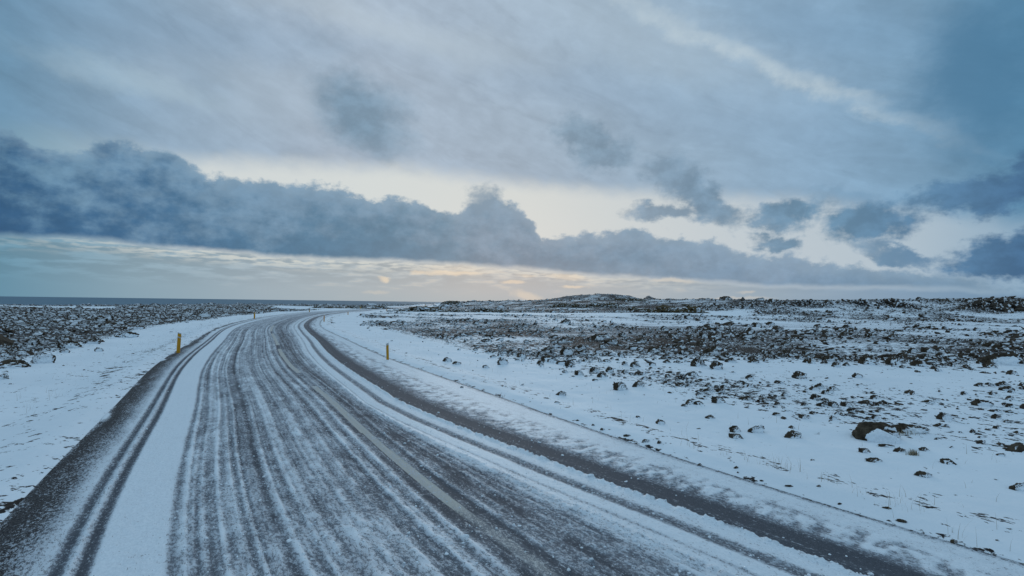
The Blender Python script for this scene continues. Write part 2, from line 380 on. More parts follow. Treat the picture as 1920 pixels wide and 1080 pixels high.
# ------------------------------------------------------------------ materials
def new_mat(name):
    mt = bpy.data.materials.new(name); mt.use_nodes = True; t = mt.node_tree
    return mt, G(t), t.nodes['Principled BSDF']
def attr(g_, name):
    n = g_.n.new('ShaderNodeAttribute'); n.attribute_name = name; return n
def geo(g_): return g_.n.new('ShaderNodeNewGeometry')
SNOW = (0.77, 0.85, 0.92, 1)
SNOW2 = (0.70, 0.77, 0.84, 1)
def bump(g_, h, strength, dist, bs):
    b = g_.n.new('ShaderNodeBump'); b.inputs['Strength'].default_value = strength; b.inputs['Distance'].default_value = dist
    g_.l.new(h, b.inputs['Height']); g_.l.new(b.outputs[0], bs.inputs['Normal'])

def road_material():
    mt, g_, bs = new_mat('road_surface')
    cov = attr(g_, 'cover').outputs['Fac']; us = attr(g_, 'road_uv').outputs['Vector']
    x, y, z = g_.sep(us)
    pv = g_.vec(x, g_.mul(y, 0.55), 0.0)
    n1 = g_.noise(pv, 34, 5, 0.68); n2 = g_.noise(pv, 110, 3, 0.7); n3 = g_.noise(pv, 9, 4, 0.6)
    nn = g_.add(g_.add(g_.mul(n1, 0.5), g_.mul(n2, 0.36)), g_.mul(n3, 0.14))
    # snow lies where the grain stands below the cover
    thr = g_.sub(g_.mad(cov, 0.30, 0.35), nn)
    mask = g_.smooth(thr, -0.05, 0.05)
    asph = g_.mix(g_.smooth(n2, 0.3, 0.7), (0.045, 0.052, 0.066, 1), (0.095, 0.108, 0.130, 1))
    asph = g_.mix(g_.mul(g_.smooth(cov, 0.16, 0.6), 0.42), asph, (0.36, 0.40, 0.46, 1))
    line = attr(g_, 'paint').outputs['Fac']
    lm = g_.smooth(g_.add(line, g_.mul(g_.sub(n1, 0.5), 0.8)), 0.3, 0.6)
    asph = g_.mix(lm, asph, (0.47, 0.47, 0.44, 1))
    grav = attr(g_, 'gravel').outputs['Fac']
    gv = g_.noise(pv, 60, 3, 0.6)
    asph = g_.mix(grav, asph, g_.mix(g_.smooth(gv, 0.35, 0.65), (0.018, 0.018, 0.022, 1), (0.075, 0.075, 0.078, 1)))
    sn = g_.mix(g_.smooth(n1, 0.3, 0.7), (0.64, 0.72, 0.79, 1), SNOW)
    sn = g_.mix(g_.smooth(cov, 0.45, 0.88, 0.85, 0.0), sn, (0.40, 0.46, 0.53, 1))
    tint = attr(g_, 'slush').outputs['Fac']
    sn = g_.mix(g_.mul(tint, 0.55), sn, (0.52, 0.52, 0.48, 1))
    g_.l.new(g_.mix(mask, asph, sn), bs.inputs['Base Color'])
    g_.l.new(g_.smooth(mask, 0, 1, 0.8, 0.58), bs.inputs['Roughness'])
    g_.l.new(g_.smooth(mask, 0, 1, 0.10, 0.08), bs.inputs['Specular IOR Level'])
    bump(g_, g_.add(g_.mul(mask, 0.8), g_.mul(n1, 0.5)), 0.6, 0.012, bs)
    return mt

def ground_material():
    mt, g_, bs = new_mat('snowy_ground')
    bare = attr(g_, 'bare').outputs['Fac']; grit = attr(g_, 'grit').outputs['Fac']
    pos = geo(g_).outputs['Position']; x, y, z = g_.sep(pos)
    pv = g_.vec(x, g_.mul(y, 0.8), 0.0)
    n1 = g_.noise(pv, 3.2, 6, 0.62); n2 = g_.noise(pv, 11, 5, 0.65); n3 = g_.noise(pv, 0.7, 3, 0.5)
    nn = g_.add(g_.mul(n1, 0.5), g_.add(g_.mul(n2, 0.4), g_.mul(n3, 0.1)))
    m1 = g_.smooth(g_.sub(g_.mad(bare, 0.25, 0.348), nn), -0.015, 0.02)
    n4 = g_.noise(pv, 26, 4, 0.7)
    m2 = g_.smooth(g_.sub(g_.mad(grit, 0.30, 0.22), n4), -0.03, 0.04)
    mk = g_.m('MAXIMUM', m1, m2)
    soil = g_.mix(g_.smooth(n2, 0.3, 0.7), (0.024, 0.022, 0.022, 1), (0.060, 0.053, 0.048, 1))
    n5 = g_.noise(pv, 0.35, 3, 0.5)
    sn = g_.mix(g_.smooth(n5, 0.3, 0.7), SNOW, (0.73, 0.81, 0.88, 1))
    sn = g_.mix(g_.mul(grit, 0.5), sn, (0.40, 0.42, 0.47, 1))
    g_.l.new(g_.mix(mk, sn, soil), bs.inputs['Base Color'])
    g_.l.new(g_.smooth(mk, 0, 1, 0.75, 0.9), bs.inputs['Roughness']); g_.l.new(g_.smooth(mk, 0, 1, 0.08, 0.05), bs.inputs['Specular IOR Level'])
    bump(g_, g_.sub(g_.mul(n1, 1.0), g_.mul(mk, -0.25)), 0.45, 0.06, bs)
    return mt

WIND = Vector((0.42, -0.88, 0.12)).normalized()
def rock_material(name, lo, hi, snow=True, k=0.0):
    mt, g_, bs = new_mat(name)
    ge = geo(g_); pos = ge.outputs['Position']; nrm = ge.outputs['Normal']
    n1 = g_.noise(pos, 7, 5, 0.65, dim='3D'); n2 = g_.noise(pos, 40, 3, 0.6, dim='3D')
    c = g_.mix(g_.smooth(n1, 0.3, 0.7), lo, hi)
    c = g_.mix(g_.smooth(n2, 0.55, 0.75, 0, 0.5), c, (hi[0] * 1.5, hi[1] * 1.5, hi[2] * 1.35, 1))
    if snow:
        d = g_.vmath('DOT_PRODUCT', nrm, tuple(WIND))
        d = g_.add(d, g_.mul(g_.sub(n1, 0.5), 0.9))
        c = g_.mix(g_.smooth(d, 0.62 - k, 0.74 - k), c, SNOW2)
    g_.l.new(c, bs.inputs['Base Color']); bs.inputs['Roughness'].default_value = 0.9
    bs.inputs['Specular IOR Level'].default_value = 0.15
    bump(g_, g_.add(n1, g_.mul(n2, 0.4)), 0.8, 0.03, bs)
    return mt
def flat_mat(name, c, rough=0.6, var=0.1, scale=20, spec=0.3):
    mt, g_, bs = new_mat(name)
    n = g_.noise(geo(g_).outputs['Position'], scale, 4, 0.6, dim='3D')
    lo = tuple(v * (1 - var) for v in c[:3]) + (1,); hi = tuple(min(1, v * (1 + var)) for v in c[:3]) + (1,)
    g_.l.new(g_.mix(g_.smooth(n, 0.3, 0.7), lo, hi), bs.inputs['Base Color'])
    bs.inputs['Roughness'].default_value = rough; bs.inputs['Specular IOR Level'].default_value = spec
    return mt
M_ROAD = road_material(); M_GROUND = ground_material()
M_ROCK = rock_material('lava_rock', (0.026, 0.021, 0.016, 1), (0.080, 0.064, 0.047, 1), True, 0.02)
M_BARE = rock_material('bare_lava_rock', (0.028, 0.022, 0.016, 1), (0.088, 0.070, 0.049, 1), True, -0.22)
M_CLOT = flat_mat('clotted_snow', (0.73, 0.81, 0.88), 0.8, 0.07, 30, 0.2)

# ------------------------------------------------------------------ road cover profile
C_S = np.array([-10, 4.5, 6, 9, 12, 14, 21, 24, 33, 45, 70, 600]); C_U = np.array([2.46, 2.41, 2.34, 2.05, 1.69, 1.55, 1.80, 1.88, 2.16, 2.45, 2.45, 2.4])
def nominal(u, s):
    c = np.interp(s, C_S, C_U)
    un_ = u.copy(); mR = u > 0.25
    a0, a1, a2, a3 = 0.25, c - 0.95, c + 0.22, 3.6
    r = np.where(u < a1, 0.25 + (u - a0) / (a1 - a0) * (1.24 - 0.25), np.where(u < a2, 1.24 + (u - a1) / (a2 - a1) * (2.41 - 1.24), 2.41 + (u - a2) / (a3 - a2) * (3.6 - 2.41)))
    un_ = np.where(mR & (u < 3.6), r, un_)
    return un_
PU = np.array([-4.5, -4.15, -4.08, -3.98, -3.82, -3.66, -3.54, -3.46, -3.44, -3.41, -3.36, -3.33, -3.29, -3.26, -3.23, -3.18, -3.15, -3.12, -2.68, -2.64, -2.60, -1.45, -0.25, -0.19, -0.13, -0.07, 0.1, 0.18, 0.55, 0.85, 1.02, 1.12, 1.2, 1.24, 1.28, 1.46, 1.5, 1.54, 1.60, 1.66, 1.70, 1.92, 1.96, 1.985, 2.02, 2.06, 2.16, 2.2, 2.38, 2.44, 2.6, 2.85, 3.2, 3.44, 3.53, 3.6, 3.68, 3.8])
PC = np.array([1.0, 1.0, .60, .12, .34, .52, .66, .74, .6, .28, .25, .6, .8, .6, .22, .25, .6, 0.93, 0.92, .80, .42, .48, .46, .42, .12, .35, .40, .30, .32, .42, .66, .84, .78, .58, .84, .88, .6, .38, .38, .55, .78, .88, .72, .20, .08, .16, .22, .10, .12, .30, .58, .74, .84, .86, .72, .48, .85, 1.0])
RIDGES = [(-2.50, .035, .42), (-2.34, .035, .40), (-2.21, .025, .5), (-2.03, .03, .42), (-1.92, .03, .36), (-1.71, .03, -.38), (-1.64, .035, .42), (-1.45, .04, .22), (-1.28, .03, -.2), (-1.1, .05, .22), (-.95, .03, -.22), (-.8, .04, .2), (-.62, .035, -.16), (-.48, .045, .25), (-.36, .02, -.15), (-.25, .04, .22), (.32, .04, .1), (.62, .05, .12), (-2.42, .03, -.12), (-2.12, .03, -.15), (3.0, .05, -.12)]
def road_fields(u, s):
    wob = 0.02 * (fbm(s / 5, s * 0 + 3, 201, 3) - 0.5) * 2
    un_ = nominal(u + wob * (abs(u) < 3.3), s)
    # left gravel strip frays and narrows with distance
    fr = (fbm(u * 2.2, s / 0.9, 211, 4) - 0.5)
    ug = np.where(un_ < -3.45, un_ + fr * 0.42 * sst(-un_, 3.5, 3.9), un_)
    cov = np.interp(ug, PU, PC)
    far = sst(s, 27, 45)
    gl = (ug < -3.45) & (ug > -4.3)
    cov = np.where(gl, cov * (1 - far) + far * np.where(abs(ug + 3.82) < 0.12, 0.3, 0.85), cov)
    age = sst(s, 12, 30)
    for c, w, a_ in RIDGES:
        c2 = c + 0.10 * (fbm(s / 16, s * 0 + c * 7, 221, 2) - 0.5)
        cov = cov + a_ * 0.54 * np.exp(-((un_ - c2) / w) ** 2) * (0.65 + 0.7 * vn(s / 1.3, s * 0 + c * 5, 231))
    mid = sst(un_, -2.62, -2.5) * (1 - sst(un_, 1.0, 1.1))
    st = fbm(un_ * 9, s / 14, 241, 3) - 0.5; cl = fbm(u * 5, s / 0.9, 251, 4) - 0.5; cl2 = fbm(u * 16, s / 0.16, 255, 3) - 0.5
    st2 = fbm(un_ * 26 + 0.3 * s / 9, s / 9, 243, 3) - 0.5
    cov = cov + mid * (0.05 + st * 0.32 + st2 * 0.40 + cl * 0.30 + cl2 * 0.35) + (1 - mid) * (cl * 0.14 + cl2 * 0.10 + st * 0.10)
    # right snow strip is blown into ripples
    rp = sst(un_, 2.45, 2.6) * (1 - sst(un_, 2.95, 3.3))
    cov = cov + rp * 0.8 * (fbm(u / 0.16 + s * 1.2, s / 0.10 - u * 3, 261, 3) - 0.5)
    fd = 0.6 * sst(s, 22, 75)
    cov = cov * (1 - fd) + fd * (0.56 + 0.35 * (cov - 0.5))
    cov = np.clip(cov, 0, 1)
    grav = sst(-un_, 3.5, 3.75) + sst(un_, 3.52, 3.56) 
    # painted centre dashes
    ln = (abs(u - 0.03 + 0.004 * np.clip(s - 8, 0, 60)) < (0.065 + 0.0004*s)).astype(float)
    dash = ((s > -8) & (s < 16.9)) | ((s > 19.8) & (s < 28.9)) | ((s > 31.6) & (s < 41.5)) | ((s > 45) & (s < 54))
    faded = 0.32 + 0.5 * sst(s, 6.8, 8.2) 
    paint = ln * dash * faded
    slush = np.exp(-((u - 0.05) / 0.1) ** 2) * (1 - sst(s, 7.2, 8.4))
    cov = np.where(ln * dash > 0, np.minimum(cov, 0.47), cov)
    h = 0.016 * cov + 0.010 * (cov > .5) * fbm(u / 0.035, s / 0.045, 271, 3) 
    ridge = np.clip((cov - 0.62) / 0.3, 0, 1) * mid
    h = h + 0.022 * ridge * fbm(u / 0.05, s / 0.06, 281, 2)
    rr = np.exp(-((un_ - 1.945) / .045) ** 2) + 0.7*np.exp(-((un_ - 1.06) / .06) ** 2) + .6*np.exp(-((un_ +3.3) / .03) ** 2)
    h = h + 0.040 * rr * np.clip(fbm(u / 0.05, s / 0.06, 291, 2) * 2 - 0.55, 0, 1)
    return cov, h, np.clip(grav, 0, 1), paint, slush

def s_samples(s0, s1):
    out = [SMIN + 1]
    while out[-1] < s1:
        s = out[-1]; out.append(s + (0.4 if s < 1.5 else max(0.024, s * s / 2300.0)) if s < 60 else s + max(s * s / 2300, 0.5) * 1.0)
    return np.array(out)
SS = s_samples(0, 560)
SS = SS[SS < SMAX - 1]
def ribbon(name, us_, kind_fn, mat):
    uu, ss = np.meshgrid(us_, SS); u, s = uu.ravel(), ss.ravel()
    x, y = from_us(u, s)
    z, at_ = kind_fn(u, s, x, y)
    o = mesh_np(name, np.stack([x, y, z], -1), grid_faces(len(SS), len(us_)), mat, attrs=at_)
    return o
def base_z(u, s, x, y):
    # the road is graded flat; the verges ease into the field
    t = terrain(x, y); flat = sst(abs(u), 4.0, 8.5)
    tf = terrain(*from_us(u * 0, s)) if False else 0
    far = sst(s, 60, 150)
    return t * np.maximum(flat, far * 0.8)
def road_fn(u, s, x, y):
    cov, h, gr, pa, sl = road_fields(u, s)
    z = base_z(u, s, x, y) + h
    return z, dict(cover=cov, gravel=gr, paint=pa, slush=sl, road_uv=np.stack([u, s, u * 0], -1))
U_ROAD = np.concatenate([np.arange(-4.05, 3.62, 0.0205), [3.62]])
road = tag(ribbon('road', U_ROAD, road_fn, M_ROAD), kind='structure')

def verge_fn(u, s, x, y):
    au = np.where(u > 0, u - 3.62, -u - 4.05)
    z = base_z(u, s, x, y)
    z = z + 0.02 + 0.05 * sst(au, 0.0, 0.35) * (0.4 + 0.9 * fbm(s / 1.6, u * 1.2, 301, 3)) - 0.10 * sst(au, 0.4, 1.6) + 0.07*sst(au,2.,5.)
    z = z + 0.05 * (fbm(u / 0.5, s / 1.4, 311, 4) - 0.5) * sst(au, 0.05, 0.5)
    z = np.where(au < 0.002, base_z(u, s, x, y) + 0.008, z)
    z = z - 0.25 * sst(abs(u), 8.6, 9.4)
    st = stony(x, y, u)
    near = np.exp(-((au - 0.03) / 0.09) ** 2) * np.where(u > 0, 0.62, 0.40) * (0.5 + 0.8 * fbm(s / 3.0, u, 347, 3))
    pebbly = 0.55 * np.exp(-((au - 0.9) / 0.5) ** 2) * fbm(s / 2.5, u / 0.4, 321, 3) * 1.3
    left = (u < 0) * (0.12 * np.exp(-(au / 0.22) ** 2) + 0.22 * (1 - sst(au, 1.0, 4.5))) * (0.4 + 1.2 * fbm(s / 0.9, u / 0.3, 331, 4))
    bare = np.clip(np.maximum.reduce([near * (0.5 + 0.6 * fbm(s / 0.7, u, 341, 2)), pebbly, left, st * 0.9]), 0, 1)
    bare = np.where((u > 0) & (au > 1.8) & (au < 4.2), bare * 0.3, bare)
    return z, dict(bare=bare, grit=st * 0)
def uspace(a, b, d0, gr):
    out = [a]; d = d0
    while out[-1] < b: out.append(out[-1] + d); d *= gr
    return np.array(out)
vr = uspace(3.62, 9.4, 0.025, 1.03); vl = -uspace(4.05, 9.4, 0.025, 1.03)[::-1]
tag(ribbon('right_verge', vr, verge_fn, M_GROUND), kind='structure')
tag(ribbon('left_verge', vl, verge_fn, M_GROUND), kind='structure')

# ------------------------------------------------------------------ ground sheet
az = np.concatenate([np.arange(-180, -52, 2.0), np.arange(-52, 50, 0.13), np.arange(50, 180, 2.0)])
rr_ = [0.6]
while rr_[-1] < 900: rr_.append(rr_[-1] * (1.03 if rr_[-1] < 4 else 1.0115))
while rr_[-1] < 6000: rr_.append(rr_[-1] * 1.06)
rr_ = np.array(rr_)
AA, RR = np.meshgrid(np.radians(az), rr_)
gx = (RR * np.sin(AA)).ravel(); gy = (RR * np.cos(AA)).ravel()
gu, gs = to_us(gx, gy)
gz = terrain(gx, gy)
dip = (1 - sst(abs(gu), 8.0, 8.9)) * ((gs > SMIN - 2) & (gs < SMAX + 2))
gz = gz * (1 - dip) + dip * (base_z(gu, gs, gx, gy) - 0.32 - 0.004 * RR.ravel())
gst = stony(gx, gy, gu)
hz = np.interp(gx / np.maximum(gy, 4), HT, HE, left=0, right=0)
gst = np.maximum(gst, (hz > 3) * sst(gy, 318, 350) * (1 - sst(gy, 420, 440)) * (0.35 + 0.9 * fbm(gx / 5, gy / 9, 391, 3)))
px_ = 960 + FPX * gx / np.maximum(gy, 3)
# thin grey patches of frozen gravel
gt = 0.9 * np.exp(-((gy - 47) / 7.0) ** 2) * (gx > -14) * (1 - sst(px_, 1300, 1600)) + 0.5 * np.exp(-((gy - 62) / 8.0) ** 2) * (px_ > 1200) + 0.8 * np.exp(-((gy - 55) / 5) ** 2) * np.exp(-((px_ - 700) / 60) ** 2)
gt = gt + 0.7 * (gx < 0) * (gu < -10) * sst(gy, 22, 30) * (1 - sst(gy, 45, 60)) * fbm(gx / 6, gy / 4, 351, 3)
gt = gt + 0.45 * (gu > 12) * sst(gy, 30, 45) * (1 - sst(gy, 95, 110)) * sst(fbm(gx / 12, gy / 5, 361, 3), 0.42, 0.62)
gt = np.clip(gt * sst(fbm(gx / 5, gy / 2.5, 371, 3), 0.25, 0.6), 0, 1)
ground = mesh_np('ground', np.stack([gx, gy, gz], -1), grid_faces(len(rr_), len(az), True)[:, ::-1], M_GROUND, attrs=dict(bare=np.clip(gst, 0, 1), grit=gt))
tag(ground, kind='structure')

# ------------------------------------------------------------------ sea
def sea_material():
    mt, g_, bs = new_mat('sea_water')
    pos = geo(g_).outputs['Position']; x, y, z = g_.sep(pos)
    n = g_.noise(g_.vec(g_.mul(x, 0.004), g_.mul(y, 0.03), 0.0), 1.0, 5, 0.6)
    g_.l.new(g_.mix(g_.smooth(n, 0.3, 0.7), (0.072, 0.150, 0.215, 1), (0.100, 0.190, 0.260, 1)), bs.inputs['Base Color'])
    bs.inputs['Roughness'].default_value = 0.75; bs.inputs['Specular IOR Level'].default_value = 0.25
    return mt
mesh_sea = mesh_np('sea', [(-90000, 60, -30), (60000, 60, -30), (60000, 90000, -30), (-90000, 90000, -30)], [(0, 1, 2, 3)], sea_material(), smooth=False)
tag(mesh_sea, kind='structure')

# ------------------------------------------------------------------ stones
def ico(sub):
    p = (1 + 5 ** 0.5) / 2
    v = [(-1, p, 0), (1, p, 0), (-1, -p, 0), (1, -p, 0), (0, -1, p), (0, 1, p), (0, -1, -p), (0, 1, -p), (p, 0, -1), (p, 0, 1), (-p, 0, -1), (-p, 0, 1)]
    f = [(0, 11, 5), (0, 5, 1), (0, 1, 7), (0, 7, 10), (0, 10, 11), (1, 5, 9), (5, 11, 4), (11, 10, 2), (10, 7, 6), (7, 1, 8), (3, 9, 4), (3, 4, 2), (3, 2, 6), (3, 6, 8), (3, 8, 9), (4, 9, 5), (2, 4, 11), (6, 2, 10), (8, 6, 7), (9, 8, 1)]
    v = [np.array(a_) / np.linalg.norm(a_) for a_ in v]
    for _ in range(sub):
        c = {}; nf = []
        def mp(a_, b_):
            k = (min(a_, b_), max(a_, b_))
            if k not in c: q = v[a_] + v[b_]; v.append(q / np.linalg.norm(q)); c[k] = len(v) - 1
            return c[k]
        for a_, b_, d_ in f:
            e1, e2, e3 = mp(a_, b_), mp(b_, d_), mp(d_, a_)
            nf += [(a_, e1, e3), (b_, e2, e1), (d_, e3, e2), (e1, e2, e3)]
        f = nf
    return np.array(v), np.array(f)
def n3(v, seed, sc):
    return (vn(v[:, 0] * sc + 5, v[:, 1] * sc + v[:, 2] * 1.7 * sc, seed) + vn(v[:, 2] * sc - 3, v[:, 0] * sc * 1.3 - v[:, 1] * sc, seed + 1)) - 1
def rock_shape(v, seed, facets=7, rough=0.12):
    rg = np.random.default_rng(seed); out = v.copy() * (1 + 0.18 * n3(v, seed, 1.3))[:, None]
    for _ in range(facets):                      # chop planes to get blocky faces
        n = rg.normal(size=3); n /= np.linalg.norm(n); d = rg.uniform(0.55, 0.85)
        k = out @ n; ov = np.maximum(k - d, 0); out = out - ov[:, None] * n[None] * 0.9
    out = out * (1 + rough * n3(v, seed + 9, 4.0) * 0.6 + rough * 0.5 * n3(v, seed + 19, 9.0))[:, None]
    return out
V0, F0 = ico(0); V1, F1 = ico(1); V2, F2 = ico(2); V4, F4 = ico(4)

def scatter_mesh(name, pts, size, base_v, base_f, nvar, mat, seed, flat=(0.5, 0.9), elong=(0.8, 2.1), sink=0.25, smooth=False):
    n = len(pts); rg = np.random.default_rng(seed)
    shapes = np.stack([rock_shape(base_v, seed * 100 + i, 5, 0.25) for i in range(nvar)])
    k = rg.integers(0, nvar, n); v = shapes[k]
    a_ = rg.uniform(0, 2 * math.pi, n)
    v = v * np.stack([rg.uniform(*elong, n), np.ones(n), rg.uniform(*flat, n)], -1)[:, None, :]
    ca, sa = np.cos(a_)[:, None], np.sin(a_)[:, None]
    tl = rg.normal(0, 0.22, n)[:, None]
    x, y, z = v[..., 0], v[..., 1], v[..., 2]
    z2 = z + x * tl
    x2, y2 = x * ca - y * sa, x * sa + y * ca
    v = np.stack([x2, y2, z2], -1) * size[:, None, None]
    zz = pts[:, 2] + size * sink * rg.uniform(-1.4, 1.0, n)
    v = v + np.stack([pts[:, 0], pts[:, 1], zz], -1)[:, None, :]
    nb_ = base_v.shape[0]
    f = base_f[None] + (np.arange(n) * nb_)[:, None, None]
    return mesh_np(name, v.reshape(-1, 3), f.reshape(-1, 3), mat, smooth=smooth)

def surface(x, y):
    x = np.atleast_1d(np.asarray(x, float)); y = np.atleast_1d(np.asarray(y, float)); u, s = to_us(x, y)
    vz = verge_fn(u, s, x, y)[0]; return np.where(abs(u) < 8.8, vz, terrain(x, y))

def cand(n, ymax, ymin=4, tmin=-1.0, tmax=1.0, power=2.0):
    yv = (ymin ** power + RNG.uniform(0, 1, n) * (ymax ** power - ymin ** power)) ** (1 / power)
    tv = RNG.uniform(tmin, tmax, n); return tv * yv, yv
# candidates for loose stones
cx, cy = [], []
for (n, a_, b_, pw) in ((16000, 5, 26, 2.0), (14000, 26, 62, 2.0), (40000, 62, 150, 1.6), (34000, 150, 420, 1.3)):
    x, y = cand(n, b_, a_, power=pw); cx.append(x); cy.append(y)
cx = np.concatenate(cx); cy = np.concatenate(cy)
cu, cs = to_us(cx, cy); dens = stony(cx, cy, cu)
keep = (RNG.uniform(0, 1, len(cx)) < np.where(cu < 0, 1.25 * sst(dens, 0.15, 0.9), np.where(cy < 26, 0.55 * sst(dens, 0.12, 0.6), np.interp(cy, [26, 40, 62, 90], [0.6, 0.6, 0.75, 0.85]) * sst(dens, 0.12, 0.9))) + 0.015 * (cy < 60)) & ((cu > 4.3) | (cu < -4.8))
keep &= ~((cx < 0) & (cy > np.interp(cx / cy, CT, CD) + 8))
cx, cy, cu, dens = cx[keep], cy[keep], cu[keep], dens[keep]
size = np.exp(RNG.normal(-2.32, 0.52, len(cx))) * (0.75 + 0.5 * dens) * np.interp(cy, [5, 14, 24, 40, 100, 200, 400], [0.30, 0.42, 0.68, 0.90, 1.3, 2.1, 3.2]) * np.where((cx > -20) & (cx / cy < 0.25) & (cu > 0), 0.78, 1.0)
big = RNG.uniform(0, 1, len(cx)) < 0.05; size = np.where(big, size * 1.6, size)
size = np.where(cu < 0, size * 0.82, size)
cz = surface(cx, cy)
PTS = np.stack([cx, cy, cz], -1)

# ------------------------------------------------------------------ boulders copied as things
PROTO = []
def make_proto(i):
    b = rock_shape(V4, 900 + i * 7, 9 + i % 5, 0.30)
    b = b * np.array([1.15 + 0.25 * ((i * 37) % 5) / 5, 0.85, 0.70 + 0.12 * ((i * 13) % 4) / 4])
    b[:, 2] += 0.18
    W = np.array(WIND)
    # wind-packed snow: an offset of the leaning face, pulled towards the wind
    c = b.copy(); cen = np.array([0.14, -0.22, -0.06]); c = (c - np.array([0, 0, 0.18])) * np.array([0.70, 0.74, 0.72]) + np.array([0, 0, 0.16]) + cen * np.array([1.3, 1.35, 0.55])
    c = c * (1 + 0.12 * n3(V4, 4000 + i, 3.0))[:, None]
    return b, c
for i in range(12):
    b, c = make_proto(i)
    mb = mesh_np('rock', b, F4, M_BARE); mc = mesh_np('snow_patch', c, F4, M_CLOT)
    PROTO.append((mb.data, mc.data)); bpy.data.objects.remove(mb); bpy.data.objects.remove(mc)
bb = rock_shape(V4, 5151, 6, 0.16) * np.array([1.15, 0.95, 0.80]); bb[:, 2] += 0.22
cc_ = rock_shape(V4, 5252, 3, 0.08) * np.array([0.78, 0.52, 0.60]) + np.array([0.30, -0.70, 0.26])
mb = mesh_np('rock', bb, F4, M_BARE); mc = mesh_np('snow_patch', cc_, F4, M_CLOT)
PROTO.append((mb.data, mc.data)); bpy.data.objects.remove(mb); bpy.data.objects.remove(mc)
NI = [0]
def boulder(x, y, w, h, label, group, name='boulder', cat='rock', var=None, rot=None, sink=0.0, snow=True):
    i = NI[0]; NI[0] += 1
    rg = random.Random(i * 31 + 5); v = rg.randrange(12) if var is None else var
    z = float(surface(x, y)[0])
    root = empty(name, (x, y, z - sink * h)); tag(root, label, cat, group)
    ang = math.atan2(x, y)
    root.rotation_euler = (0, 0, -ang if var == 12 else rg.uniform(-0.35, 0.35) - ang * 0.5)
    root.scale = (w / 2.3, w / 2.3 * rg.uniform(0.75, 1.0), h / 0.95)
    r_ = bpy.data.objects.new('rock', PROTO[v][0]); COL.objects.link(r_); r_.parent = root
    if snow:
        s_ = bpy.data.objects.new('snow_patch', PROTO[v][1]); COL.objects.link(s_); s_.parent = root
    return root
GR = 'lava rocks on the snowy field right of the road'; GL = 'lava rocks beyond the snowy bank left of the road'; GV = 'dark stones along the right road edge'
LR = 'dark snow-faced lava rock on the field right of the road'
LL = 'dark snow-faced lava rock on the field left of the road'
LV = 'small dark stone in the snow along the right road edge'
